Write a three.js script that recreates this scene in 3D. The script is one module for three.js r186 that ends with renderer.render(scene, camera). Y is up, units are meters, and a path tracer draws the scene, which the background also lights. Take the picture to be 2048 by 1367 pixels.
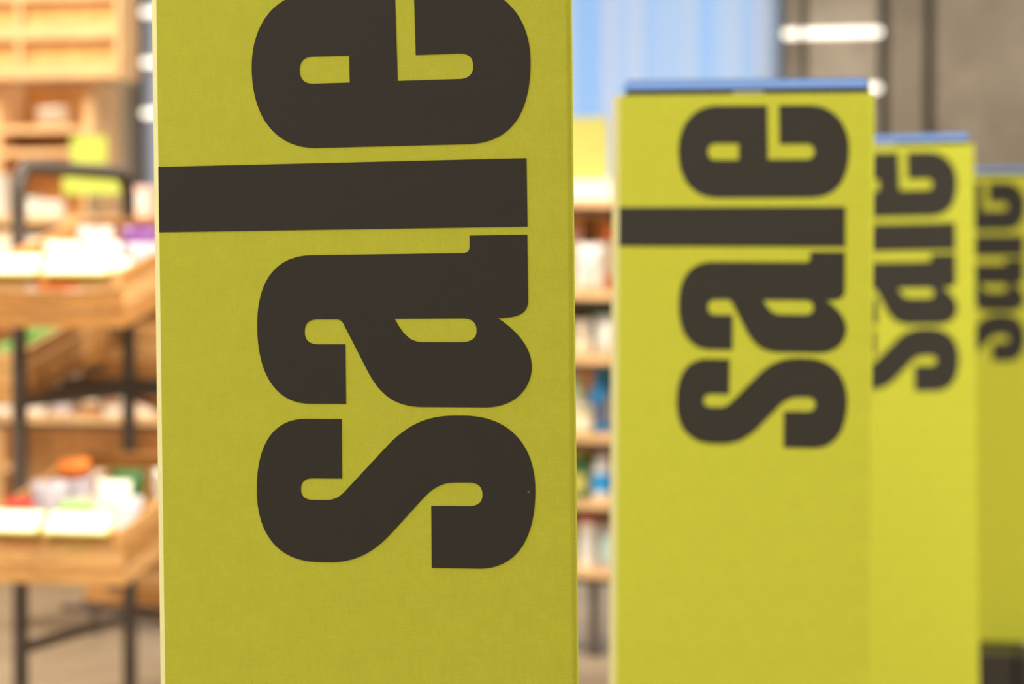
import * as THREE from 'three';
import { RoundedBoxGeometry } from 'three/addons/geometries/RoundedBoxGeometry.js';
import { mergeGeometries } from 'three/addons/utils/BufferGeometryUtils.js';
import { RectAreaLightUniformsLib } from 'three/addons/lights/RectAreaLightUniformsLib.js';

// ---------------------------------------------------------------- camera, sky, lights, exposure
RectAreaLightUniformsLib.init();
const FPX = 5689, HORIZON = 530, EYE = 1.40;            // a 100 mm lens on a 2048 x 1367 frame
const scene = new THREE.Scene();
const camera = new THREE.PerspectiveCamera(2 * Math.atan(683.5 / FPX) * 180 / Math.PI, 2048 / 1367, 0.1, 200);
camera.filmGauge = 36;
camera.position.set(0, EYE, 0);
camera.rotation.x = -Math.atan((683.5 - HORIZON) / FPX);
camera.focus = 2.93;
camera.userData.fStop = 4.4;
camera.updateMatrixWorld(true);

scene.background = new THREE.Color().setRGB(0.80, 1.02, 1.36);   // daylight sky outside the window

const renderer = new THREE.WebGLRenderer();
renderer.toneMapping = THREE.LinearToneMapping;
renderer.toneMappingExposure = 1.3;
renderer.shadowMap.enabled = true;

// The whole shop stands on one grid, turned 15.3 degrees to the lens: R runs right, B runs to the back.
const TH = 15.3 * Math.PI / 180;
const R = new THREE.Vector3(Math.cos(TH), 0, Math.sin(TH)), B = new THREE.Vector3(Math.sin(TH), 0, -Math.cos(TH));
const G = (r, y, b) => new THREE.Vector3(R.x * r + B.x * b, y, R.z * r + B.z * b);
// where the line of sight through a photo pixel meets the grid plane at b
function pix(u, v, b) {
  const d = new THREE.Vector3((u - 1024) / FPX, -(v - 683.5) / FPX, -1).applyQuaternion(camera.quaternion);
  const t = b / d.dot(B);
  return { r: t * d.dot(R), y: EYE + t * d.y };
}
const rAt = (u, b) => pix(u, HORIZON, b).r;
const yAt = (u, v, b) => pix(u, v, b).y;

const WARM = new THREE.Color().setRGB(1.0, 0.86, 0.67), NEUTRAL = new THREE.Color().setRGB(1.0, 0.97, 0.88);
const CEILING = 4.3;
// ceiling panels: [r, b, width, length, intensity, colour]
// added spotlights, unseen, that brighten the goods: [r, b, aimed at r, y, b, intensity, half angle]
const ADDED_SPOTLIGHTS = [
  [-1.25, 6.9, -3.25, 1.1, 7.45, 46, 0.24],
  [-3.1, 3.4, -3.3, 0.95, 7.2, 42, 0.2],
  [-2.9, 8.2, -2.35, 1.0, 9.85, 44, 0.26],
  [-4.2, 9.0, -5.3, 2.3, 11.5, 16, 0.32],
  [-3.9, 8.0, -4.35, 1.35, 9.9, 28, 0.26],
];
const PANELS = [
  [-3.2, -1.2, 0.6, 2.4, 17.5, NEUTRAL],
  [-0.2, -1.6, 0.6, 2.4, 10.5, NEUTRAL],
  [-3.4, 2.2, 0.6, 2.4, 30, NEUTRAL],
  [1.2, 3.6, 0.6, 2.4, 17, NEUTRAL],
  [0.6, 5.4, 0.6, 2.4, 27, NEUTRAL],
  [-5.8, 6.6, 0.6, 2.4, 20, WARM],
  [-5.6, 9.2, 0.6, 2.4, 30, WARM],
  [-2.6, 9.4, 0.6, 1.2, 12, WARM],
  [-6.4, 12.6, 0.6, 2.4, 20, WARM],
  [-2.6, 12.6, 0.6, 2.4, 12, NEUTRAL],
  [-1.5, 15.2, 0.6, 2.4, 8, NEUTRAL],
];

// ---------------------------------------------------------------- helpers
let seed = 20240611;
const rnd = () => { seed = (seed + 0x6d2b79f5) | 0; let t = Math.imul(seed ^ (seed >>> 15), 1 | seed); t = (t + Math.imul(t ^ (t >>> 7), 61 | t)) ^ t; return ((t ^ (t >>> 14)) >>> 0) / 4294967296; };
const taken = new Map();
function numbered(n) { const k = taken.get(n) ?? 0; taken.set(n, k + 1); return k ? `${n}_${String(k).padStart(3, '0')}` : n; }
function thing(name, label, category, pos, group, yaw = 0, tilt = 0) {
  const o = new THREE.Group(); o.name = numbered(name); scene.add(o);
  o.rotation.order = 'YXZ';
  if (pos) o.position.copy(pos);
  o.rotation.y = -TH + yaw; o.rotation.x = tilt;
  o.userData = { label, category };
  if (group) o.userData.group = group;
  return o;
}
function structure(name, pos) {
  const o = new THREE.Group(); o.name = name; scene.add(o); o.userData = { kind: 'structure' };
  if (pos) o.position.copy(pos);
  o.rotation.y = -TH;
  return o;
}
function part(name, g, m, parent, x = 0, y = 0, z = 0) {
  const o = new THREE.Mesh(g, m); o.name = name; o.position.set(x, y, z);
  o.castShadow = o.receiveShadow = true; parent.add(o);
  return o;
}
// box with uv in metres, the grain along the longer side of each face
const boxCache = new Map();
function box(w, h, d) {
  const key = [w, h, d].map((x) => x.toFixed(4)).join();
  if (boxCache.has(key)) return boxCache.get(key);
  const g = new THREE.BoxGeometry(w, h, d), uv = g.attributes.uv, ou = rnd() * 3, ov = rnd() * 3;
  const dims = [[d, h], [d, h], [w, d], [w, d], [w, h], [w, h]];
  for (let f = 0; f < 6; f++) for (let k = 0; k < 4; k++) {
    const i = f * 4 + k, a = uv.getX(i) * dims[f][0], b = uv.getY(i) * dims[f][1];
    if (dims[f][0] >= dims[f][1]) uv.setXY(i, a + ou, b + ov); else uv.setXY(i, b + ou, a + ov);
  }
  boxCache.set(key, g);
  return g;
}
const rbox = (w, h, d, r) => new RoundedBoxGeometry(w, h, d, 3, r);

// ---------------------------------------------------------------- textures
function lattice(n) { const a = new Float32Array(n * n); for (let i = 0; i < n * n; i++) a[i] = rnd(); return (x, y) => {
  const xf = ((x % n) + n) % n, yf = ((y % n) + n) % n, i = Math.floor(xf), j = Math.floor(yf); let s = xf - i, t = yf - j; s = s * s * (3 - 2 * s); t = t * t * (3 - 2 * t);
  const at = (p, q) => a[((q + n) % n) * n + ((p + n) % n)];
  return (at(i, j) * (1 - s) + at((i + 1) % n, j) * s) * (1 - t) + (at(i, (j + 1) % n) * (1 - s) + at((i + 1) % n, (j + 1) % n) * s) * t;
}; }
function tex(w, h, f, srgb, rx = 1, ry = 1) {
  const d = new Uint8Array(w * h * 4);
  for (let y = 0; y < h; y++) for (let x = 0; x < w; x++) {
    const c = f(x / w, y / h), o = (y * w + x) * 4;
    for (let k = 0; k < 3; k++) d[o + k] = Math.max(0, Math.min(255, Math.round(c[k])));
    d[o + 3] = 255;
  }
  const t = new THREE.DataTexture(d, w, h);
  t.wrapS = t.wrapT = THREE.RepeatWrapping; t.magFilter = THREE.LinearFilter; t.minFilter = THREE.LinearMipmapLinearFilter; t.generateMipmaps = true;
  if (srgb) t.colorSpace = THREE.SRGBColorSpace;
  t.repeat.set(rx, ry); t.needsUpdate = true;
  return t;
}
const n8 = lattice(8), n16 = lattice(16), n32 = lattice(32), n64 = lattice(64), n128 = lattice(128);
const woodTex = tex(512, 256, (u, v) => {
  const warp = n8(u * 8, v * 8) * 0.16, g = n64(u * 2, (v + warp) * 64) * 0.5 + n32(u * 4, (v + warp) * 32) * 0.3 + n16(u * 16, v * 16) * 0.2;
  const k = 0.80 + 0.36 * g;
  return [238 * k, 212 * k, 176 * k];
}, true, 1.2, 3);
const fabricTex = tex(512, 512, (u, v) => {
  const weave = (Math.sin(u * Math.PI * 2 * 128) * 0.5 + Math.sin(v * Math.PI * 2 * 128) * 0.5) * 2.0;
  const g = (n128(u * 128, v * 128) - 0.5) * 7 + (n64(u * 64, v * 16) - 0.5) * 5 + (n64(u * 16, v * 64) - 0.5) * 5 + (n8(u * 8, v * 8) - 0.5) * 5;
  const k = (244 + weave + g) / 255;
  return [255 * k, 255 * k, 255 * k];
}, true, 9, 9);
const weaveBump = tex(256, 256, (u, v) => {
  const a = Math.sin(u * Math.PI * 2 * 64), b = Math.sin(v * Math.PI * 2 * 64), g = 128 + 60 * a * b + (n128(u * 128, v * 128) - 0.5) * 60;
  return [g, g, g];
}, false, 18, 18);
const concreteTex = tex(512, 512, (u, v) => {
  const g = n8(u * 8, v * 8) * 0.35 + n16(u * 16, v * 16) * 0.3 + n64(u * 64, v * 64) * 0.2 + n128(u * 128, v * 128) * 0.15;
  const k = 0.82 + 0.3 * g;
  return [222 * k, 210 * k, 194 * k];
}, true, 0.4, 0.4);
const floorTex = tex(512, 512, (u, v) => {
  const g = n16(u * 16, v * 16) * 0.4 + n64(u * 64, v * 64) * 0.3 + n128(u * 128, v * 128) * 0.3;
  const k = 0.86 + 0.2 * g;
  return [224 * k, 206 * k, 178 * k];
}, true, 0.5, 0.5);

// ---------------------------------------------------------------- materials
const std = (r, g, b, rough = 0.6, more = {}) => new THREE.MeshPhysicalMaterial({ color: new THREE.Color().setRGB(r, g, b), roughness: rough, ...more });
const M = {
  lime: std(0.61, 0.635, 0.040, 0.78, { map: fabricTex, bumpMap: weaveBump, bumpScale: 0.00012, sheen: 0.1, sheenColor: new THREE.Color(1, 1, 0.7) }),
  edge: std(0.78, 0.76, 0.36, 0.8, { map: fabricTex }),
  print: std(0.024, 0.0195, 0.0145, 0.7, { map: fabricTex, bumpMap: weaveBump, bumpScale: 0.00008 }),
  thread: std(0.40, 0.36, 0.03, 0.9),
  speck: std(0.20, 0.12, 0.06, 0.9),
  blackGloss: std(0.022, 0.021, 0.020, 0.4),
  stripBlue: std(0.22, 0.41, 0.95, 0.3),  // one even blue for the strip on the pedestal heads
  blackMatte: std(0.030, 0.025, 0.018, 0.55),
  greyLabel: std(0.45, 0.43, 0.38, 0.5),
  steel: std(0.10, 0.082, 0.073, 0.42, { metalness: 0.3 }),
  wood: [std(0.80, 0.55, 0.28, 0.62, { map: woodTex }), std(0.62, 0.38, 0.16, 0.62, { map: woodTex }), std(0.88, 0.64, 0.37, 0.62, { map: woodTex })],
  shelfWood: std(0.88, 0.72, 0.54, 0.6, { map: woodTex }),
  backWood: std(0.86, 0.60, 0.32, 0.65, { map: woodTex }),
  concrete: [std(0.52, 0.51, 0.49, 0.85, { map: concreteTex }), std(0.66, 0.66, 0.66, 0.85, { map: concreteTex })],
  wallDark: std(0.07, 0.06, 0.052, 0.8),
  plaster: std(0.72, 0.66, 0.58, 0.9),
  ceiling: std(0.55, 0.52, 0.48, 0.9),
  floor: std(0.44, 0.42, 0.40, 0.5, { map: floorTex }),
  frame: std(0.09, 0.08, 0.075, 0.5),
  glass: new THREE.MeshPhysicalMaterial({ color: 0xffffff, transmission: 1, thickness: 0, roughness: 0, ior: 1.45 }),
  card: std(0.80, 0.80, 0.76, 0.6),
  cardEdge: std(0.72, 0.75, 0.12, 0.6),
  signYellow: std(0.50, 0.49, 0.12, 0.6), signLime: std(0.46, 0.56, 0.09, 0.6),
  lamp: new THREE.MeshStandardMaterial({ color: 0xffffff, emissive: new THREE.Color(1.0, 0.9, 0.76), emissiveIntensity: 1.6 }),
  panelGlow: new THREE.MeshStandardMaterial({ color: 0xffffff, emissive: new THREE.Color(1.0, 0.92, 0.8), emissiveIntensity: 1.5 }),
  white: std(0.68, 0.67, 0.66, 0.45), cream: std(0.85, 0.78, 0.66, 0.5), pink: std(0.80, 0.52, 0.50, 0.5), purple: std(0.20, 0.05, 0.30, 0.4),
  orange: std(0.85, 0.22, 0.03, 0.4), red: std(0.62, 0.04, 0.02, 0.45), green: std(0.16, 0.42, 0.06, 0.5), paleGreen: std(0.55, 0.68, 0.40, 0.5),
  darkGreen: std(0.03, 0.14, 0.04, 0.5), teal: std(0.45, 0.62, 0.60, 0.5), blue: std(0.02, 0.30, 0.75, 0.35), navy: std(0.10, 0.14, 0.30, 0.4),
  lilac: std(0.46, 0.43, 0.50, 0.5), brown: std(0.30, 0.15, 0.06, 0.6), dark: std(0.05, 0.045, 0.04, 0.5), lettuce: std(0.28, 0.58, 0.08, 0.6, { transmission: 0.3, thickness: 0, side: THREE.DoubleSide }),
  clearPack: std(0.80, 0.80, 0.80, 0.2, { transmission: 0.5, thickness: 0 }),
};
const blindMats = [[0.84, 0.88, 0.92], [0.74, 0.85, 0.95], [0.88, 0.89, 0.92], [0.68, 0.83, 0.96], [0.79, 0.87, 0.94]].map(([r, g, b]) => std(r, g, b, 1, { transmission: 0.75, thickness: 0, side: THREE.DoubleSide }));

// ---------------------------------------------------------------- the room
const R0 = -9.2, R1 = 5.6, B0 = -4.6, BW = 17.5, T = 0.25;
const floor = part('floor', box(R1 - R0 + 2 * T, 0.12, BW - B0 + 2 * T), M.floor, scene); floor.position.copy(G((R0 + R1) / 2, -0.06, (B0 + BW) / 2)); floor.rotation.y = -TH; floor.userData = { kind: 'structure' };
const ceil = part('ceiling', box(R1 - R0 + 2 * T, 0.15, BW - B0 + 2 * T), M.ceiling, scene); ceil.position.copy(G((R0 + R1) / 2, CEILING + 0.075, (B0 + BW) / 2)); ceil.rotation.y = -TH; ceil.userData = { kind: 'structure' };
for (const [name, r, b, w, d] of [['wall_left', R0 - T / 2, (B0 + BW) / 2, T, BW - B0 + 2 * T], ['wall_right', R1 + T / 2, (B0 + BW) / 2, T, BW - B0 + 2 * T], ['wall_front', (R0 + R1) / 2, B0 - T / 2, R1 - R0, T]]) {
  const o = part(name, box(w, CEILING, d), M.plaster, scene); o.position.copy(G(r, CEILING / 2, b)); o.rotation.y = -TH; o.userData = { kind: 'structure' };
}
// back wall: concrete slabs with open joints in front of a dark backing, and the window opening
const winL = rAt(287, BW), winR = rAt(1562, BW), SILL = 1.15, HEAD = 3.7;
const wall = structure('wall_back', G(0, 0, BW));
const seg = (name, ra, rb, ya, yb, m, za = -T, zb = 0) => part(name, box(rb - ra, yb - ya, zb - za), m, wall, (ra + rb) / 2, (ya + yb) / 2, (za + zb) / 2);
seg('wall_backing', R0, winL, 0, CEILING, M.wallDark, -T, -0.06);
seg('wall_backing', winR, R1, 0, CEILING, M.wallDark, -T, -0.06);
seg('wall_lintel', winL, winR, HEAD, CEILING, M.concrete[0]);
seg('wall_sill', winL, winR, 0, SILL, M.concrete[0]);
const slabEdges = [[1576, 1594, 1], [1613, 1754, 1], [1776, 1846, 0], [1868, 2150, 0]];
for (const [a, b, m] of slabEdges) seg('concrete_slab', rAt(a, BW), rAt(b, BW), 0, CEILING, M.concrete[m], -0.06, 0);
for (let r = rAt(2172, BW); r < R1 - 0.1; r += 1.3) seg('concrete_slab', r, Math.min(r + 1.24, R1), 0, CEILING, M.concrete[0], -0.06, 0);
for (const [a, b, m] of [[186, 228, 0], [231, 270, 1]]) seg('concrete_slab', rAt(a, BW), rAt(b, BW), 0, CEILING, M.concrete[m], -0.06, 0);
seg('jamb_post', rAt(1563, BW), rAt(1575, BW), 0, CEILING, M.frame, -0.06, 0.03); seg('jamb_post', rAt(272, BW), rAt(286, BW), 0, CEILING, M.frame, -0.06, 0.03);
seg('concrete_slab', R0, rAt(184, BW), 0, CEILING, M.concrete[0], -0.06, 0);

const win = structure('window_1', G(0, 0, BW));
{
  const f = 0.06, w = winR - winL, c = (winL + winR) / 2, h = HEAD - SILL, y = (HEAD + SILL) / 2, z = -0.14;
  part('window_frame', box(f, h, 0.1), M.frame, win, winL + f / 2, y, z); part('window_frame', box(f, h, 0.1), M.frame, win, winR - f / 2, y, z);
  part('window_frame', box(w - 2 * f, f, 0.1), M.frame, win, c, SILL + f / 2, z); part('window_frame', box(w - 2 * f, f, 0.1), M.frame, win, c, HEAD - f / 2, z);
  part('mullion', box(f, h - 2 * f, 0.1), M.frame, win, winL + 2.1, y, z);
  const p1 = 2.1 - f / 2 - f, p2 = w - 2.1 - f / 2 - f;
  part('pane', box(p1, h - 2 * f, 0.008), M.glass, win, winL + f + p1 / 2, y, z); part('pane', box(p2, h - 2 * f, 0.008), M.glass, win, winR - f - p2 / 2, y, z);
}
{
  const v = thing('vertical_blind', 'pale blue translucent vertical blind hanging in the wide back window', 'blind', G(0, 0, BW));
  part('headrail', box(winR - winL - 0.01, 0.05, 0.05), M.white, v, (winL + winR) / 2, HEAD - 0.03, -0.045);
  const n = 48, step = (winR - winL) / n, g = box(step * 1.12, HEAD - SILL - 0.12, 0.0016);
  for (let i = 0; i < n; i++) {
    const s = part('slat', g, blindMats[Math.floor(rnd() * blindMats.length)], v, winL + step * (i + 0.5), (HEAD + SILL) / 2 - 0.01, -0.045);
    s.rotation.y = 0.14 + rnd() * 0.1;
  }
}
{
  const p = thing('conduit_pipe', 'thin dark pipe running up the concrete wall in front of a tube lamp', 'pipe', G(rAt(1602, BW - 0.2), 0, BW - 0.2));
  part('pipe_run', new THREE.CylinderGeometry(0.012, 0.012, CEILING, 12), M.frame, p, 0, CEILING / 2, 0);
  for (const y of [0.6, 1.9, 3.9]) part('pipe_clip', box(0.034, 0.03, 0.19), M.frame, p, 0, y, -0.1);
}
// ceiling panels that light the shop
PANELS.forEach(([r, b, w, l, power, color], i) => {
  const t = thing('ceiling_panel_light', 'long slim panel light fixed to the shop ceiling', 'light', G(r, CEILING, b), 'ceiling panel lights');
  part('housing', box(w + 0.04, 0.05, l + 0.04), M.white, t, 0, -0.025, 0);
  part('diffuser', box(w, 0.008, l), M.panelGlow, t, 0, -0.054, 0);
  const a = new THREE.RectAreaLight(color, power, w, l);
  a.position.set(0, -0.066, 0); a.rotation.x = -Math.PI / 2; t.add(a);
});
ADDED_SPOTLIGHTS.forEach(([r, b, ar, ay, ab, power, angle], i) => {
  const t = thing('added_spotlight', ['added unseen spotlight brightening the right side of the crate rack', 'added unseen spotlight brightening the crate fronts of the rack', 'added unseen spotlight brightening the shelf stand between pedestals', 'added unseen spotlight brightening the overhead cabinet', 'added unseen spotlight brightening the stand behind the rack'][i], 'spotlight', G(r, CEILING, b), 'added spotlights');
  const to = G(ar, ay, ab), from = G(r, CEILING - 0.22, b), aim = to.clone().sub(from).normalize().applyAxisAngle(new THREE.Vector3(0, 1, 0), TH);
  part('ceiling_mount', box(0.06, 0.03, 0.2), M.white, t, 0, -0.015, 0); part('stem', new THREE.CylinderGeometry(0.01, 0.01, 0.16, 10), M.white, t, 0, -0.1, 0);
  const q = new THREE.Quaternion().setFromUnitVectors(new THREE.Vector3(0, -1, 0), aim);
  const can = part('lamp_can', new THREE.CylinderGeometry(0.045, 0.05, 0.16, 20, 1, true), M.white, t, 0, -0.22, 0); can.quaternion.copy(q);
  const bulb = part('lamp_bulb', new THREE.CylinderGeometry(0.036, 0.036, 0.02, 20), M.panelGlow, t, 0, -0.22, 0); bulb.quaternion.copy(q); bulb.position.addScaledVector(aim, 0.075);
  const l = new THREE.SpotLight(WARM, power, 0, angle, 0.7); l.position.copy(new THREE.Vector3(0, -0.22, 0).addScaledVector(aim, 0.1)); l.shadow.radius = 2; l.castShadow = true;
  t.add(l); l.target.position.copy(l.position).addScaledVector(aim, 2); t.add(l.target);
});
// slim tube lamps on the back wall
const lampBodies = (name, label, u0, u1, v0, v1, b, power) => {
  const a = pix(u0, v0, b), c = pix(u1, v1, b), len = c.r - a.r, y = (a.y + c.y) / 2;
  const t = thing(name, label, 'wall lamp', G((a.r + c.r) / 2, y, b), 'tube lamps on the back wall');
  const tube = part('lamp_tube', new THREE.CapsuleGeometry(0.024, len - 0.05, 4, 12), M.lamp, t); tube.rotation.z = Math.PI / 2;
  for (const s of [-1, 1]) part('bracket', box(0.03, 0.03, BW - b - 0.02), M.steel, t, s * len * 0.3, 0, -(BW - b) / 2 - 0.01);
  const l = new THREE.RectAreaLight(new THREE.Color(1, 0.9, 0.76), power, len, 0.05); l.position.z = 0.04; l.rotation.y = Math.PI; t.add(l);
};
lampBodies('wall_tube_lamp', 'glowing tube lamp mounted highest on the concrete wall right of the blue window', 1566, 1764, 66, 66, BW - 0.12, 6);
lampBodies('wall_tube_lamp', 'glowing tube lamp partly hidden behind a yellow gate pedestal top', 1566, 1762, 178, 178, BW - 0.12, 6);
lampBodies('wall_tube_lamp', 'topmost of three tube lamps at the dark jamb of the blue window', 282, 480, 22, 22, BW - 0.1, 3);
lampBodies('wall_tube_lamp', 'middle of three tube lamps at the dark jamb of the blue window', 283, 480, 123, 123, BW - 0.1, 3);
lampBodies('wall_tube_lamp', 'lowest of three tube lamps at the dark jamb of the blue window', 284, 480, 225, 225, BW - 0.1, 3);

// ---------------------------------------------------------------- the gate pedestals in their printed sleeves
const W = 0.45, DEPTH = 0.042, SKEW = 0.0225, TOP = EYE + 0.298, BOTTOM = 0.145;
function pedestalSpot(uL, uR) { const a = rAt(uL, 1), c = rAt(uR, 1), b = W / (c - a); return { b, r: (a + c) / 2 * b }; }
const SPOTS = [[319.5, 1146, 0.0104, 0], [1237.5, 1745.5, -0.0057, -0.005], [1590.5, 1950, 0.0145, -0.003], [1805, 2077, 0.002, -0.008]];

// print outlines, traced on enlargements of the nearest sleeve (2.3814 enlarged pixels to one, origin given)
const first = pedestalSpot(SPOTS[0][0], SPOTS[0][1]);
const ZOOM = 2.3814;
function toSleeve(x, y, oy) {
  const p = pix(300 + x / ZOOM, oy + y / ZOOM, first.b), lean = SPOTS[0][2];
  const dx = p.r - (first.r), dy = p.y - EYE;
  return [dx * Math.cos(lean) + dy * Math.sin(lean), -dx * Math.sin(lean) + dy * Math.cos(lean)];
}
function outline(target, oy, cmds) {
  for (const c of cmds) {
    const q = []; for (let i = 1; i < c.length; i += 2) q.push(...toSleeve(c[i], c[i + 1], oy));
    if (c[0] === 'M') target.moveTo(...q); else if (c[0] === 'L') target.lineTo(...q); else target.bezierCurveTo(...q);
  }
  return target;
}
const letters = [];
{ // e
  const s = outline(new THREE.Shape(), 0, [['M', 1166, -50], ['L', 1180, 385], ['L', 1480, 376], ['C', 1520, 373, 1540, 350, 1540, 315], ['C', 1540, 278, 1520, 255, 1478, 254], ['L', 1266, 262], ['L', 1257, -54], ['L', 1500, -62],
    ['C', 1690, -62, 1812, 90, 1812, 290], ['C', 1814, 540, 1720, 682, 1510, 686], ['L', 790, 704], ['C', 600, 704, 485, 560, 485, 320], ['C', 485, 110, 600, -34, 790, -38]]);
  s.holes.push(outline(new THREE.Path(), 0, [['M', 949, 264], ['L', 775, 269], ['C', 735, 271, 713, 292, 713, 333], ['C', 713, 376, 735, 399, 778, 398], ['L', 952, 393]]));
  letters.push(s);
}
letters.push((() => { // l, printed up to the very edge of the sleeve
  const s = outline(new THREE.Shape(), 0, [['M', 60, 794.5], ['L', 1793, 753], ['L', 1798, 1078], ['L', 60, 1104.8]]), p = s.getPoints();
  return new THREE.Shape([new THREE.Vector2(-W / 2, p[0].y), p[1], p[2], new THREE.Vector2(-W / 2, p[3].y)]);
})());
{ // a
  const s = outline(new THREE.Shape(), 440, [['M', 1522, 73], ['L', 1797, 69], ['L', 1801, 380], ['C', 1800, 440, 1765, 464, 1657, 466], ['C', 1740, 520, 1818, 600, 1818, 700], ['C', 1816, 800, 1740, 889, 1600, 891], ['L', 1290, 889],
    ['C', 1150, 884, 1085, 815, 1030, 705], ['L', 922, 494], ['C', 912, 475, 902, 471, 880, 471], ['L', 800, 471], ['C', 758, 472, 737, 490, 737, 532], ['C', 737, 570, 758, 590, 800, 591], ['L', 931, 591], ['L', 934, 874], ['L', 750, 873],
    ['C', 590, 864, 511, 720, 511, 500], ['C', 511, 300, 590, 170, 770, 167], ['L', 1490, 157], ['C', 1512, 156, 1522, 146, 1522, 125]]);
  s.holes.push(outline(new THREE.Path(), 440, [['M', 1165, 469], ['C', 1195, 520, 1225, 580, 1300, 581], ['L', 1480, 581], ['C', 1530, 580, 1556, 563, 1556, 526], ['C', 1556, 488, 1535, 467, 1490, 467]]));
  letters.push(s);
}
letters.push(outline(new THREE.Shape(), 800, [['M', 913, 89], ['L', 915, 372], ['L', 775, 371], ['C', 738, 371, 719, 388, 719, 422], ['C', 719, 457, 740, 474, 780, 474], ['L', 840, 475], ['C', 880, 474, 905, 458, 930, 432], ['L', 1130, 217],
  ['C', 1225, 118, 1315, 75, 1440, 73], ['L', 1500, 73], ['C', 1715, 76, 1835, 215, 1835, 430], ['C', 1835, 660, 1745, 800, 1570, 801], ['L', 1342, 797], ['L', 1340, 503], ['L', 1520, 504], ['C', 1562, 503, 1584, 485, 1584, 449],
  ['C', 1584, 412, 1562, 391, 1520, 391], ['L', 1450, 391], ['C', 1390, 392, 1345, 418, 1300, 467], ['L', 1150, 632], ['C', 1055, 735, 965, 770, 860, 770], ['L', 800, 769], ['C', 605, 765, 509, 630, 509, 425], ['C', 509, 205, 590, 90, 740, 88]]));
const letterGeos = letters.map((s) => {
  const g = new THREE.ExtrudeGeometry(s, { depth: 0.00035, bevelEnabled: false, curveSegments: 28 });
  return g;
});

// sleeve walls, drawn from above: crisp edge on the left, soft roll on the right
function ribbon(points, y0, y1) {                       // points: [x, z] counter-clockwise from above, walls face outward
  const pos = [], uv = [], idx = [], rows = 24; let s = 0;
  points.forEach(([x, z], i) => {
    if (i) s += Math.hypot(x - points[i - 1][0], z - points[i - 1][1]);
    for (let j = 0; j <= rows; j++) { const y = y0 + (y1 - y0) * j / rows; pos.push(x, y, z); uv.push(s, y); }
  });
  for (let i = 0; i + 1 < points.length; i++) for (let j = 0; j < rows; j++) { const a = i * (rows + 1) + j, b = a + rows + 1; idx.push(a, b, b + 1, a, b + 1, a + 1); }
  const g = new THREE.BufferGeometry(); g.setAttribute('position', new THREE.Float32BufferAttribute(pos, 3)); g.setAttribute('uv', new THREE.Float32BufferAttribute(uv, 2)); g.setIndex(idx); g.computeVertexNormals();
  return g;
}
const roll = []; const RR = 0.006;
for (let k = 0; k <= 8; k++) { const a = k / 8 * Math.PI * 0.62; roll.push([W / 2 - RR + RR * Math.sin(a), -RR + RR * Math.cos(a)]); }
const sleeveFront = ribbon([[-W / 2, 0], [-W / 4, 0], [0, 0], [W / 4, 0], ...roll], BOTTOM, TOP);
const sleeveBack = ribbon([roll[roll.length - 1], [W / 2 - SKEW, -DEPTH], [-W / 2 - SKEW, -DEPTH]], BOTTOM, TOP);
const sleeveSide = ribbon([[-W / 2 - SKEW, -DEPTH], [-W / 2, 0]], BOTTOM, TOP);
const hemShape = new THREE.Shape([new THREE.Vector2(-W / 2 + 0.0005, 0.0005), new THREE.Vector2(W / 2 - 0.004, 0.0005), new THREE.Vector2(W / 2 - SKEW - 0.0005, DEPTH), new THREE.Vector2(-W / 2 - SKEW + 0.001, DEPTH - 0.0005)]);
const sleeveTop = new THREE.ExtrudeGeometry(hemShape, { depth: 0.002, bevelEnabled: false }).rotateX(-Math.PI / 2);
const stitches = mergeGeometries(Array.from({ length: Math.floor((TOP - BOTTOM) / 0.0042) - 1 }, (_, i) => new THREE.BoxGeometry(0.0009, 0.0026, 0.0009).rotateY(0.6).translate(W / 2 - 0.0022, BOTTOM + 0.004 + i * 0.0042, -0.0020)));
// black head with an evenly blue strip along it
const headShape = (x0, x1, y0, y1, cutL, cutR) => { const s = new THREE.Shape(); s.moveTo(x0, y0); s.lineTo(x1, y0); s.lineTo(x1 - cutR * 0.3, y1 - (y1 - y0) * 0.3); s.lineTo(x1 - cutR, y1); s.lineTo(x0 + cutL, y1); s.lineTo(x0, y0 + (y1 - y0) * 0.15); return s; };
const hx0 = -W / 2 + 0.001, hx1 = W / 2 - 0.012;
const headBody = new THREE.ExtrudeGeometry(headShape(hx0, hx1, -0.05, 0.0265, 0.012, 0.004), { depth: 0.028, bevelEnabled: true, bevelSize: 0.0006, bevelThickness: 0.0006, bevelSegments: 2 });
const stripBody = new THREE.ExtrudeGeometry(headShape(hx0 + 0.001, hx1 - 0.001, 0.0105, 0.0250, 0.011, 0.003), { depth: 0.002, bevelEnabled: true, bevelSize: 0.0004, bevelThickness: 0.0008, bevelSegments: 2 });
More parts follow.
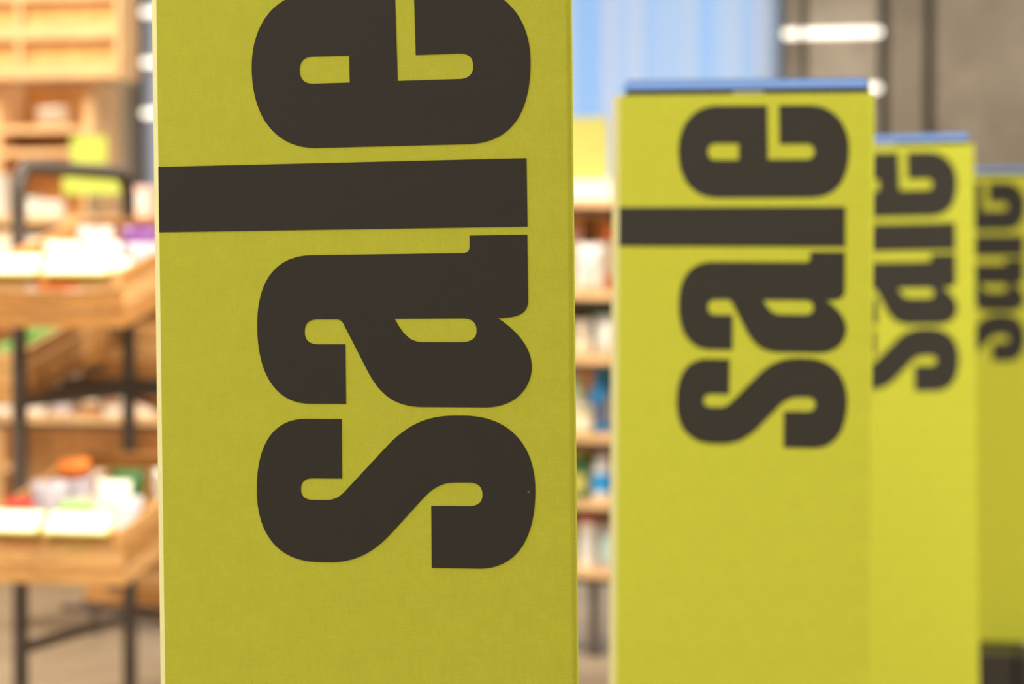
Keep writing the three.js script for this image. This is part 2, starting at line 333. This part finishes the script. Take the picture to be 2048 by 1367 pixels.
function makePedestal() {
  const t = thing('gate_pedestal', 'lime yellow fabric covered shop gate pedestal printed with a large dark upright word sale', 'gate pedestal', null, 'row of yellow sale gate pedestals');
  const s = new THREE.Mesh(sleeveFront, M.lime); s.name = 'sleeve'; s.castShadow = s.receiveShadow = true; t.add(s);
  part('sleeve_back', sleeveBack, M.lime, s);
  const e = part('side_edge', sleeveSide, M.edge, s); e.userData.label = 'pale unprinted edge of the yellow sleeve';
  part('top_hem', sleeveTop, M.lime, s, 0, TOP - 0.0035, 0);
  const st = part('stitching', stitches, M.thread, s); st.userData.kind = 'stuff';
  for (const g of letterGeos) { const l = part('printed_letter', g, M.print, s, 0, EYE, 0.0002); l.userData.label = 'dark brown printed letter'; }
  const h = part('head', headBody, M.blackGloss, t, 0, TOP, -0.034); h.userData.label = 'glossy black head above the sleeve';
  part('cap_strip', stripBody, M.stripBlue, h, 0, 0, 0.0285).userData.label = 'blue strip along the head';
  part('maker_plate', box(0.055, 0.0045, 0.001), M.greyLabel, h, 0.004, 0.0035, 0.0291);
  part('core', box(W - 0.07, TOP - 0.06, 0.022), M.blackMatte, t, -0.01, (TOP - 0.06) / 2 + 0.005, -0.024);
  const f = part('foot', rbox(0.128, 0.138, 0.25, 0.006), M.blackMatte, t, 0.045 + 0.064, 0.069, 0.131); f.userData.label = 'black floor box at the foot of the pedestal';
  part('cable_box', rbox(0.05, 0.136, 0.22, 0.01), M.blackMatte, t, 0.199, 0.068, 0.116);
  part('floor_plate', rbox(0.24, 0.03, 0.09, 0.004), M.blackMatte, t, 0.0, 0.015, -0.024);
  return t;
}
const proto = makePedestal(), copies = [proto, proto.clone(), proto.clone(), proto.clone()];
SPOTS.forEach(([uL, uR, lean, shift], i) => {
  const t = copies[i];
  if (i) { t.name = numbered('gate_pedestal'); scene.add(t); }
  const { b, r } = pedestalSpot(uL, uR);
  t.position.copy(G(r, 0, b));
  for (const c of t.children) if (['sleeve', 'head', 'core'].includes(c.name)) {   // the slack sleeve leans; turned about the point at eye height
    const p = new THREE.Vector3(c.position.x, c.position.y - EYE, 0).applyAxisAngle(new THREE.Vector3(0, 0, 1), lean);
    if (c.name === 'core') continue;
    c.rotation.z = lean; c.position.x = p.x; c.position.y = p.y + EYE;
    if (c.name === 'sleeve') for (const l of c.children) if (l.name === 'printed_letter') l.position.y += shift;
  }
  if (i === 0) {
    const s = t.getObjectByName('sleeve'), [x, y] = toSleeve((1057.5 - 300) * ZOOM, (983.5) * ZOOM, 0);
    part('speck', new THREE.CircleGeometry(0.0013, 10), M.speck, s, x, EYE + y, 0.0007);
  }
});

// ---------------------------------------------------------------- crates and racks
const WM = () => M.wood[Math.floor(rnd() * 3)];
function crate(label, r0, r1, y, b, tilt, back = false, L = 0.62, H = 0.152) {
  const w = r1 - r0, t = thing('wooden_crate', label, 'crate', G((r0 + r1) / 2, y, b), 'slatted wooden crates on the display rack', back ? Math.PI : 0, tilt);
  const k = 0.012, n = 3, gap = 0.007, sh = (H - gap * (n - 1)) / n;
  for (let i = 0; i < 5; i++) part('bottom_slat', box(w - 2 * k, 0.009, (L - 2 * k) / 5 - 0.008), WM(), t, 0, 0.0045, -k - (L - 2 * k) / 5 * (i + 0.5));
  for (let i = 0; i < n; i++) {
    const yy = sh / 2 + i * (sh + gap);
    part('front_slat', box(w, sh, k), WM(), t, 0, yy, -k / 2); part('back_slat', box(w, sh, k), WM(), t, 0, yy, -L + k / 2);
    for (const s of [-1, 1]) part('side_slat', box(k, sh, L - 2 * k), WM(), t, s * (w / 2 - k / 2), yy, -L / 2);
  }
  for (const s of [-1, 1]) for (const z of [-k - 0.011, -L + k + 0.011]) part('corner_post', box(0.022, H, 0.022), WM(), t, s * (w / 2 - k - 0.011), H / 2, z);
  return t;
}
const TILT = 12 * Math.PI / 180, RB = 7.15, rackR = rAt(248, RB), CW = 0.455, rackL = rackR - CW;
const crateTop = crate('wooden slatted crate tilted on top of the rack, packed with white and purple bags', rackL, rackR, 1.230, RB, TILT, false, 0.78);
const crateLow = crate('wooden slatted crate low on the rack with the orange lidded jar', rackL, rackR, yAt(245, 1171, RB), RB, TILT, false, 0.78);
const crateMid = crate('wooden slatted crate at middle height holding green lettuce', rackL - 0.05 - CW, rackL - 0.06, 0.995, 7.62, TILT, false, 0.76);
const rearHigh = crate('empty wooden crate on the far side of the rack at middle height', rAt(165, 8.42), rAt(165, 8.42) + 0.50, 0.91, 8.42 + 0.61, TILT, true, 0.62, 0.18);
const rearLow = crate('empty wooden crate on the far side of the rack near the floor', rAt(165, 8.42), rAt(165, 8.42) + 0.50, 0.190, 8.42 + 0.61, TILT, true, 0.62, 0.15);
{
  const t = thing('display_rack', 'black steel tube rack with arched side frames carrying tilted wooden crates', 'rack', G(0, 0, 0));
  const fr = rackL - 0.028, b0 = 7.52, b1 = 8.32, rad = 0.022, topY = yAt(60, 331, b0);
  const frames = [fr, fr + CW + 0.056, fr - CW - 0.06];
  for (const r of frames) {
    const pts = [new THREE.Vector3(r, rad, -b0), new THREE.Vector3(r, topY - 0.09, -b0), new THREE.Vector3(r, topY - 0.03, -b0 - 0.025), new THREE.Vector3(r, topY, -b0 - 0.09), new THREE.Vector3(r, topY, -b1 + 0.09), new THREE.Vector3(r, topY - 0.03, -b1 + 0.025), new THREE.Vector3(r, topY - 0.09, -b1), new THREE.Vector3(r, rad, -b1)];
    const path = new THREE.CurvePath();
    path.add(new THREE.LineCurve3(pts[0], pts[1])); path.add(new THREE.QuadraticBezierCurve3(pts[1], new THREE.Vector3(r, topY, -b0), pts[3]));
    path.add(new THREE.LineCurve3(pts[3], pts[4])); path.add(new THREE.QuadraticBezierCurve3(pts[4], new THREE.Vector3(r, topY, -b1), pts[6])); path.add(new THREE.LineCurve3(pts[6], pts[7]));
    part('side_frame', new THREE.TubeGeometry(path, 180, rad, 10), M.steel, t);
    for (const y of [0.295, 1.005]) { const a = part('depth_rail', box(0.026, 0.03, b1 - b0), M.steel, t, r, y, -(b0 + b1) / 2); }
    for (const b of [b0, b1]) part('foot', new THREE.CylinderGeometry(0.02, 0.024, 0.02, 14), M.blackMatte, t, r, 0.01, -b);
  }
  for (const [y, b] of [[1.005, b1]]) part('cross_rail', box(frames[1] - frames[2], 0.034, 0.026), M.steel, t, (frames[1] + frames[2]) / 2, y, -b);
  // tilted carrying arms beside and under the crates
  const arm = (rc, y, b, len, dir, w = CW) => {
    for (const x of [-1, 1]) { const o = part('carrying_arm', box(0.022, 0.014, len), M.steel, t, rc + x * (w / 2 - 0.035), y - 0.009 + Math.sin(TILT) * len / 2, -b - dir * Math.cos(TILT) * len / 2); o.rotation.x = TILT * dir; }
    const bb = dir > 0 ? b0 : b1, yy = y + Math.abs(bb - b) * Math.tan(TILT) - 0.028;
    part('cross_rail', box(w + 0.06, 0.02, 0.02), M.steel, t, rc, yy, -bb);
  };
  const mid = (rackL + rackR) / 2;
  arm(mid, 1.230, RB, 0.62, 1); arm(mid, crateLow.position.y, RB, 0.62, 1); { const y = 0.995 - 0.03; for (const b of [7.70, 8.1]) part('cross_rail', box(CW + 0.07, 0.02, 0.02), M.steel, t, mid - CW - 0.055, 0.995 + (b - 7.62) * Math.tan(TILT) - 0.014, -b); }
  const rm = rAt(165, 8.42) + 0.25;
  arm(rm, 0.91, 9.03, 0.70, -1, 0.5); arm(rm, 0.190, 9.03, 0.70, -1, 0.5);
}

// ---------------------------------------------------------------- goods
const lathe = (pts, seg = 20) => new THREE.LatheGeometry(pts.map(([x, y]) => new THREE.Vector2(x, y)), seg);
function pillowG(w, h, d) {                               // a filled bag, standing, its base at y = 0
  const nx = 12, ny = 14, pos = [], uv = [], idx = [];
  for (const s of [1, -1]) for (let j = 0; j <= ny; j++) for (let i = 0; i <= nx; i++) {
    const u = i / nx * 2 - 1, v = j / ny * 2 - 1, k = Math.pow(1 - Math.pow(Math.abs(u), 2.6), 0.6) * Math.pow(1 - Math.pow(Math.abs(v), 3.2), 0.6);
    pos.push(u * w / 2 * (0.94 + 0.06 * Math.abs(v)), (v + 1) * h / 2, s * d / 2 * k * (1 + 0.08 * Math.sin(u * 7 + v * 5))); uv.push(i / nx, j / ny);
  }
  const n = (nx + 1) * (ny + 1);
  for (let f = 0; f < 2; f++) for (let j = 0; j < ny; j++) for (let i = 0; i < nx; i++) { const a = f * n + j * (nx + 1) + i, b = a + nx + 1; if (f) idx.push(a, b, a + 1, a + 1, b, b + 1); else idx.push(a, a + 1, b, a + 1, b + 1, b); }
  const g = new THREE.BufferGeometry(); g.setAttribute('position', new THREE.Float32BufferAttribute(pos, 3)); g.setAttribute('uv', new THREE.Float32BufferAttribute(uv, 2)); g.setIndex(idx); g.computeVertexNormals();
  return g;
}
const build = {
  bag(t, w, h, d, m, band) { part('bag_body', pillowG(w, h, d), m, t); part('top_seal', box(w * 0.98, h * 0.06, 0.003), band, t, 0, h * 0.985, 0); const p = pillowG(w * 0.8, h * 0.42, d * 1.03); part('label_panel', p, band, t, 0, h * 0.24, 0); },
  bottle(t, r, h, m, cap, band) {
    part('bottle_body', lathe([[0, 0], [r * 0.92, 0], [r, r * 0.15], [r, h * 0.62], [r * 0.85, h * 0.72], [r * 0.38, h * 0.84], [r * 0.36, h * 0.9], [0, h * 0.9]]), m, t);
    part('cap', lathe([[0, 0], [r * 0.46, 0], [r * 0.46, h * 0.1], [r * 0.4, h * 0.115], [0, h * 0.115]]), cap, t, 0, h * 0.885, 0);
    part('label_band', lathe([[r * 1.015, h * 0.16], [r * 1.015, h * 0.52]]), band, t);
  },
  jar(t, r, h, m, lid, band) {
    part('jar_body', lathe([[0, 0], [r * 0.9, 0], [r, r * 0.12], [r, h * 0.74], [r * 0.86, h * 0.82], [0, h * 0.82]]), m, t);
    part('lid', lathe([[0, 0], [r * 0.95, 0], [r * 0.95, h * 0.16], [r * 0.88, h * 0.185], [0, h * 0.185]]), lid, t, 0, h * 0.815, 0);
    part('label_band', lathe([[r * 1.015, h * 0.14], [r * 1.015, h * 0.62]]), band, t);
  },
  carton(t, w, h, d, m, band) { part('carton_body', rbox(w, h, d, 0.003), m, t, 0, h / 2, 0); part('label_panel', box(w * 0.78, h * 0.5, 0.002), band, t, 0, h * 0.5, d / 2 + 0.0008); part('lid_flap', box(w * 0.98, 0.003, d * 0.98), band, t, 0, h + 0.001, 0); },
  lettuce(t, r) {
    for (let k = 0; k < 11; k++) {
      const g = new THREE.SphereGeometry(r, 12, 8, 0, 1.9, 0.25, 1.5), p = g.attributes.position, ph = rnd() * 6;
      for (let i = 0; i < p.count; i++) { const x = p.getX(i), y = p.getY(i), z = p.getZ(i), q = 1 + 0.08 * Math.sin(x * 90 + ph) + 0.08 * Math.cos(y * 80 + z * 70 + ph); p.setXYZ(i, x * q, y * q, z * q); }
      g.computeVertexNormals();
      const l = part('leaf', g, k % 3 ? M.lettuce : M.green, t, 0, r * 0.86, 0); l.rotation.set((rnd() - 0.5) * 0.7, k * 2.1, (rnd() - 0.5) * 0.7); l.scale.setScalar(0.72 + rnd() * 0.28);
    }
    part('heart', new THREE.SphereGeometry(r * 0.6, 14, 10), M.lettuce, t, 0, r * 0.62, 0);
  },
};
function good(kind, name, label, category, args, place, group) {
  const t = thing(name, label, category, null, group);
  build[kind](t, ...args); place(t);
  return t;
}
const inCrate = (c, x, z, { spin = 0, lean = 0, flat = false, y = 0.0105, h = 0 } = {}) => (t) => {
  c.updateMatrixWorld(true);
  t.position.copy(c.localToWorld(new THREE.Vector3(x, y + (flat ? h / 2 : 0), z)));
  t.quaternion.copy(c.quaternion).multiply(new THREE.Quaternion().setFromEuler(new THREE.Euler(flat ? -Math.PI / 2 + lean : lean, spin, 0, 'YXZ')));
};
const onShelf = (r, y, b, spin = 0) => (t) => { t.position.copy(G(r, y + 0.0008, b)); t.rotation.y = -TH + spin; };

{ const st = part('front_mark', box(0.115, 0.024, 0.0015), M.orange, crateTop, 0.045, 0.118, 0.0009); st.userData.label = 'flat orange strip on the crate front'; const dot = part('front_mark', new THREE.CylinderGeometry(0.011, 0.011, 0.0015, 18).rotateX(Math.PI / 2), M.pink, crateTop, -0.035, 0.118, 0.0009); dot.userData.label = 'round pink spot on the crate front'; }  // flat orange and pink marks on the front slats of the top crate
// top crate: bags standing in rows
const cg = 'goods in the top crate';
[[-0.15, -0.16, M.white, M.cream, 'white bag with cream label leaning at the front left of the top crate'], [-0.02, -0.16, M.white, M.lilac, 'white bag with lilac label at the front of the top crate'], [0.12, -0.16, M.cream, M.orange, 'cream bag with orange label at the front of the top crate'],
  [-0.13, -0.38, M.white, M.paleGreen, 'white bag with pale green label in the middle of the top crate'], [0.0, -0.38, M.white, M.pink, 'white bag with pink label in the middle of the top crate'], [0.13, -0.36, M.lilac, M.purple, 'lilac bag with purple label in the middle of the top crate'],
  [-0.12, -0.60, M.white, M.white, 'plain white bag at the back of the top crate'], [0.02, -0.60, M.purple, M.purple, 'dark purple bag at the back of the top crate'], [0.145, -0.60, M.purple, M.lilac, 'dark purple bag with lilac label in the top crate corner']]
  .forEach(([x, z, m, n, label]) => good('bag', 'food_bag', label, 'bag', [0.115, 0.15, 0.07, m, n], inCrate(crateTop, x, z, { lean: -0.35 }), cg));
// low crate
const lg = 'goods in the low crate';
good('jar', 'lidded_jar', 'white jar with a wide orange lid standing in the low crate', 'jar', [0.05, 0.215, M.lilac, M.orange, M.white], inCrate(crateLow, -0.085, -0.42), lg);
good('bag', 'food_bag', 'white upright bag in front of the orange lidded jar in the low crate', 'bag', [0.105, 0.20, 0.06, M.lilac, M.white], inCrate(crateLow, -0.095, -0.25, { lean: -0.15, spin: 0.2 }), lg);
good('bag', 'food_bag', 'red bag at the front left of the low crate', 'bag', [0.085, 0.19, 0.05, M.red, M.red], inCrate(crateLow, -0.13, -0.12, { lean: -0.1 }), lg);
good('bag', 'food_bag', 'green and white bag leaning at the front of the low crate', 'bag', [0.11, 0.18, 0.055, M.green, M.white], inCrate(crateLow, 0.01, -0.13, { lean: -0.5 }), lg);
good('bag', 'food_bag', 'white bag with green label leaning in the middle of the low crate', 'bag', [0.11, 0.19, 0.06, M.white, M.paleGreen], inCrate(crateLow, 0.045, -0.31, { lean: -0.5 }), lg);
good('bag', 'food_bag', 'white bag with lilac label leaning at the right wall of the low crate', 'bag', [0.10, 0.19, 0.06, M.lilac, M.white], inCrate(crateLow, 0.14, -0.16, { lean: -0.55 }), lg);
good('bag', 'food_bag', 'dark green bag at the back of the low crate', 'bag', [0.11, 0.13, 0.07, M.darkGreen, M.green], inCrate(crateLow, -0.02, -0.62, { lean: -0.2 }), lg);
good('bag', 'food_bag', 'clear bag with pale green label at the back wall of the low crate', 'bag', [0.11, 0.14, 0.07, M.clearPack, M.paleGreen], inCrate(crateLow, 0.12, -0.60, { lean: -0.2 }), lg);
good('carton', 'small_carton', 'small brown carton at the back of the low crate', 'carton', [0.09, 0.11, 0.07, M.brown, M.cream], inCrate(crateLow, -0.15, -0.65), lg);
// middle crate
good('lettuce', 'lettuce_head', 'bright green lettuce head filling the front of the middle crate', 'lettuce', [0.075], inCrate(crateMid, 0.12, -0.20), 'lettuce in the middle crate');
good('lettuce', 'lettuce_head', 'green lettuce head behind another in the middle crate', 'lettuce', [0.075], inCrate(crateMid, 0.12, -0.38), 'lettuce in the middle crate');
good('bag', 'food_bag', 'white bag standing beside the lettuce in the middle crate', 'bag', [0.13, 0.19, 0.07, M.white, M.white], inCrate(crateMid, -0.03, -0.12), 'goods in the middle crate');
// price cards clipped on the crate fronts
function card(c, x, label, w) {
  const t = thing('price_card', label, 'price card', null, 'price cards on the crate fronts');
  part('card_sheet', box(w - 0.012, 0.003, 0.078), M.card, t, 0, 0.003, 0); part('holder', box(w, 0.003, 0.09), M.cardEdge, t, 0, 0, 0); part('clip', box(0.03, 0.016, 0.018), M.cardEdge, t, 0, -0.008, 0.0);
  c.updateMatrixWorld(true);
  t.position.copy(c.localToWorld(new THREE.Vector3(x, 0.152 + 0.021, -0.006)));
  t.rotation.set(0.62, -TH, 0, 'YXZ');
}
card(crateTop, 0.108, 'white price card with lime rim on the top crate, nearer its right corner', 0.19); card(crateTop, -0.10, 'white price card with lime rim on the top crate, nearer its left corner', 0.19);
card(crateLow, 0.108, 'white price card with lime rim on the low crate, nearer its right corner', 0.19); card(crateLow, -0.10, 'white price card with lime rim on the low crate, nearer its left corner', 0.19);

// ---------------------------------------------------------------- shelf gondolas
function gondola(label, r0, r1, b, depth, shelves, top) {
  const t = thing('shelf_stand', label, 'shelf', G((r0 + r1) / 2, 0, b)), w = r1 - r0;
  const posts = [-w / 2 + 0.02, 0, w / 2 - 0.02];
  for (const x of posts) { part('upright', box(0.03, top, 0.03), M.steel, t, x, top / 2, -depth + 0.03); part('leg', box(0.03, shelves[0], 0.03), M.steel, t, x, shelves[0] / 2 - 0.01, -0.05); part('foot', new THREE.CylinderGeometry(0.022, 0.022, 0.012, 12), M.blackMatte, t, x, 0.006, -0.05); }
  part('back_panel', box(w, top - shelves[0], 0.012), M.shelfWood, t, 0, (top + shelves[0]) / 2, -depth - 0.006);
  for (const y of shelves) { part('shelf_board', box(w, 0.028, depth), M.shelfWood, t, 0, y - 0.014, -depth / 2); part('shelf_rail', box(w - 0.02, 0.02, 0.02), M.steel, t, 0, y - 0.04, -0.03); }
  return t;
}
const GB = 9.85, gr0 = rAt(985, GB), gr1 = rAt(1384, GB);
const gS = [yAt(1183, 1140, GB), yAt(1183, 1002, GB), yAt(1183, 868, GB), yAt(1183, 712, GB), yAt(1183, 583, GB), yAt(1183, 398, GB)];
gondola('tall wooden shelf stand with black legs seen between two yellow pedestals', gr0, gr1, GB, 0.42, gS, gS[5] - 0.03);
const LB = 9.95, lr0 = rAt(-60, LB), lr1 = rAt(420, LB), lS = [0.36, 0.83, 1.27, 1.585];
gondola('wooden shelf stand with white goods behind the crate rack', lr0, lr1, LB, 0.42, lS, 1.55);

// goods on the shelf stand in the gap
const put = (k, name, label, cat, args, u, shelf, dz = 0.1) => good(k, name, label, cat, args, onShelf(rAt(u, GB + dz), gS[shelf], GB + dz, (rnd() - 0.5) * 0.3), 'goods on the shelf stand between pedestals');
put('bag', 'food_bag', 'large white and blue bag on the shelf under the top board of the stand', 'bag', [0.11, 0.17, 0.06, M.white, M.lilac], 1180, 4, 0.09);
put('bag', 'food_bag', 'pink bag beside the white and blue bag on the stand', 'bag', [0.09, 0.22, 0.05, M.pink, M.white], 1140, 4, 0.2);
put('carton', 'small_carton', 'orange carton behind the white and blue bag on the stand', 'carton', [0.07, 0.24, 0.05, M.orange, M.cream], 1226, 4, 0.24);
put('carton', 'small_carton', 'dark carton behind the bags on the stand', 'carton', [0.05, 0.26, 0.05, M.brown, M.dark], 1178, 4, 0.3);
put('bag', 'food_bag', 'cream bag on the stand shelf above the blue bottle', 'bag', [0.08, 0.13, 0.05, M.cream, M.brown], 1163, 3, 0.1);
put('bag', 'food_bag', 'white bag on the stand shelf above the blue bottle', 'bag', [0.10, 0.14, 0.06, M.white, M.white], 1218, 3, 0.08);
put('carton', 'small_carton', 'dark green carton at the back of the stand shelf', 'carton', [0.10, 0.185, 0.05, M.darkGreen, M.blue], 1205, 3, 0.3);
put('carton', 'small_carton', 'near black carton at the back of the stand shelf', 'carton', [0.07, 0.19, 0.05, M.dark, M.dark], 1158, 3, 0.3);
put('bottle', 'bottle', 'white bottle with a bright blue cap on the stand', 'bottle', [0.034, 0.21, M.blue, M.blue, M.navy], 1196, 2, 0.115);
put('jar', 'lidded_jar', 'bright blue jar behind the white capped bottle', 'jar', [0.036, 0.225, M.blue, M.blue, M.white], 1206, 2, 0.2);
put('bottle', 'bottle', 'pale green bottle beside the blue capped one', 'bottle', [0.033, 0.23, M.paleGreen, M.white, M.cream], 1152, 2, 0.13);
put('jar', 'lidded_jar', 'pale jar with yellow label on the stand', 'jar', [0.03, 0.10, M.signYellow, M.white, M.cream], 1170, 2, 0.04);
put('bottle', 'bottle', 'green bottle with yellow label low on the stand', 'bottle', [0.032, 0.18, M.darkGreen, M.green, M.signYellow], 1160, 1, 0.08);
put('bottle', 'bottle', 'white bottle with blue label low on the stand', 'bottle', [0.034, 0.185, M.white, M.lilac, M.blue], 1204, 1, 0.08);
put('jar', 'lidded_jar', 'green jar between the bottles low on the stand', 'jar', [0.024, 0.16, M.green, M.darkGreen, M.teal], 1184, 1, 0.2);
put('jar', 'lidded_jar', 'cream jar with a red lid on the lowest shelf of the stand', 'jar', [0.034, 0.205, M.cream, M.red, M.white], 1176, 0, 0.08);
put('jar', 'lidded_jar', 'pale teal jar with a dark red lid on the lowest shelf', 'jar', [0.03, 0.21, M.teal, M.red, M.paleGreen], 1136, 0, 0.1);
put('jar', 'lidded_jar', 'lilac jar with a brown lid on the lowest shelf', 'jar', [0.032, 0.19, M.lilac, M.brown, M.teal], 1217, 0, 0.08);
// yellow sign above the stand
{
  const b = GB + 0.1, a = pix(1066, 236, b), c = pix(1216, 362, b), w = c.r - a.r, h = a.y - c.y;
  const t = thing('shelf_sign', 'bright yellow sign with dark marks standing on top of the shelf stand', 'sign', G((a.r + c.r) / 2, gS[5], b));
  part('sign_board', box(w, h, 0.012), M.signYellow, t, 0, c.y - gS[5] + h / 2, 0);
  part('sign_foot', box(w + 0.02, c.y - gS[5] + 0.004, 0.06), M.white, t, 0.01, (c.y - gS[5]) / 2 + 0.002, -0.005);
  const mark = (u, v, rot, lx, ly) => { const p = pix(u, v, b), m = part('sign_mark', new THREE.CapsuleGeometry(lx, ly, 4, 10), M.dark, t, p.r - (a.r + c.r) / 2, p.y - gS[5], 0.004); m.rotation.z = rot; m.scale.z = 0.4; };
  mark(1194, 298, -1.0, 0.006, 0.01); mark(1163, 325, -1.0, 0.004, 0.012); mark(1178, 312, -0.85, 0.0015, 0.05);
}
// goods on the stand behind the rack
const putL = (k, name, label, cat, args, u, shelf, dz = 0.1) => good(k, name, label, cat, args, onShelf(rAt(u, LB + dz), lS[shelf], LB + dz, (rnd() - 0.5) * 0.3), 'goods on the shelf stand behind the rack');
[[-10, M.white, M.cream, 'white carton with cream panel on top of the stand behind the rack'], [62, M.teal, M.white, 'pale teal carton on top of the stand behind the rack'], [105, M.white, M.pink, 'white carton with pink panel on top of the stand behind the rack'],
  [290, M.pink, M.white, 'pink carton with white panel on top of the stand behind the rack']].forEach(([u, m, n, l], i) => putL('carton', 'small_carton', l, 'carton', [0.085, [0.16, 0.07, 0.06, 0.11][i], 0.08, m, n], u, 3, 0.1));
putL('jar', 'lidded_jar', 'white round jar on the stand top beside the pink carton', 'jar', [0.045, 0.17, M.white, M.white, M.cream], 348, 3, 0.16);
[[-25, M.white, M.white, 'plain white tall carton on the upper shelf behind the rack'], [20, M.cream, M.white, 'cream tall carton on the upper shelf behind the rack'], [75, M.white, M.cream, 'white tall carton with cream panel on the upper shelf behind the rack'], [130, M.cream, M.orange, 'cream tall carton with orange panel on the upper shelf behind the rack']]
  .forEach(([u, m, n, l]) => putL('carton', 'small_carton', l, 'carton', [0.085, 0.24, 0.09, m, n], u, 2, 0.07));
[[10, M.white, M.cream, 0.17, 'white carton with cream panel on the middle shelf behind the rack'], [75, M.white, M.lilac, 0.17, 'white carton with lilac panel on the middle shelf behind the rack'], [130, M.lilac, M.white, 0.16, 'lilac carton on the middle shelf behind the rack'], [190, M.brown, M.cream, 0.18, 'brown carton on the middle shelf behind the rack'], [235, M.white, M.brown, 0.14, 'white carton with brown panel on the middle shelf behind the rack'], [295, M.cream, M.pink, 0.12, 'cream carton with pink panel on the middle shelf behind the rack']]
  .forEach(([u, m, n, h, l]) => putL('carton', 'small_carton', l, 'carton', [0.075, h, 0.08, m, n], u, 1, 0.08));
// lime signs on top of the stand
function topSign(name, label, u0, u1, v0, v1, b) {
  const a = pix(u0, v0, b), c = pix(u1, v1, b), y0 = lS[3], t = thing(name, label, 'sign', G((a.r + c.r) / 2, y0, b), null);
  part('sign_board', box(c.r - a.r, a.y - c.y, 0.006), M.signLime, t, 0, (a.y + c.y) / 2 - y0, 0);
  part('sign_stem', new THREE.CylinderGeometry(0.006, 0.006, c.y - y0, 10), M.steel, t, 0, (c.y - y0) / 2, 0); part('sign_base', new THREE.CylinderGeometry(0.035, 0.04, 0.01, 18), M.steel, t, 0, 0.005, 0);
}
topSign('lime_sign', 'small lime sign on a tall stem above the crate rack', 142, 214, 272, 326, LB + 0.22);
topSign('lime_sign', 'wide lime sign low on the stand framed by the black rack arch', 126, 248, 346, 388, LB + 0.05);

// ---------------------------------------------------------------- the tall wooden wall unit on the left
{
  const b = 11.6, t = thing('wall_shelf_unit', 'tall pale wooden shelf unit lit warmly behind the rack', 'shelf', G(0, 0, b));
  const L = rAt(-90, b), Rr = rAt(188, b), top = yAt(100, 162, b), D = 0.30, post = rAt(188, b) - rAt(166, b);
  part('side_panel', box(post, top, D), M.shelfWood, t, Rr - post / 2, top / 2, -D / 2); part('side_panel', box(post, top, D), M.shelfWood, t, rAt(14, b) - post, top / 2, -D / 2); part('side_panel', box(post, top, D), M.shelfWood, t, L + post / 2, top / 2, -D / 2);
  part('back_panel', box(Rr - L - 2 * post, top, 0.02), M.backWood, t, (L + Rr) / 2, top / 2, -D + 0.01);
  for (const v of [258, 305, 470]) part('shelf_board', box(Rr - L - 2 * post, 0.03, D - 0.03), M.shelfWood, t, (L + Rr) / 2, yAt(100, v, b), -D / 2 + 0.012);
  for (const y of [0.1, 0.5, 0.9]) part('shelf_board', box(Rr - L - 2 * post, 0.03, D - 0.03), M.shelfWood, t, (L + Rr) / 2, y, -D / 2 + 0.012);
  const bag = good('bag', 'paper_bag', 'pale paper bag lying on the tall wooden shelf unit', 'bag', [0.17, 0.09, 0.10, M.cream, M.white], onShelf(rAt(108, b + 0.15), yAt(100, 258, b) + 0.015, b + 0.15), null);
  // the box that overhangs above, open to the front
  const c = thing('overhead_cabinet', 'pale wooden open cabinet with bright shelf edges above the tall shelf unit', 'cabinet', G(0, 0, b - 0.12));
  const bb = b - 0.12, cl = rAt(-110, bb), cr = rAt(242, bb), y0 = yAt(140, 160, bb), y1 = y0 + 1.15, cd = 0.22;
  part('back_panel', box(cr - cl - 0.05, y1 - y0, 0.02), M.backWood, c, (cl + cr) / 2, (y0 + y1) / 2, -0.06);
  for (const x of [cl + 0.012, rAt(40, bb), cr - 0.012]) part('side_panel', box(0.024, y1 - y0, cd - 0.02), M.shelfWood, c, x, (y0 + y1) / 2, -(cd - 0.02) / 2);
  for (const v of [142, 64, -14, -92]) { const y = yAt(140, v, bb); part('front_lip', box(cr - cl - 0.05, 0.062, 0.04), M.shelfWood, c, (cl + cr) / 2, y + 0.0, -0.018); }
}
scene.traverse((o) => { if (o.isMesh) o.castShadow = o.receiveShadow = true; });
renderer.render(scene, camera);
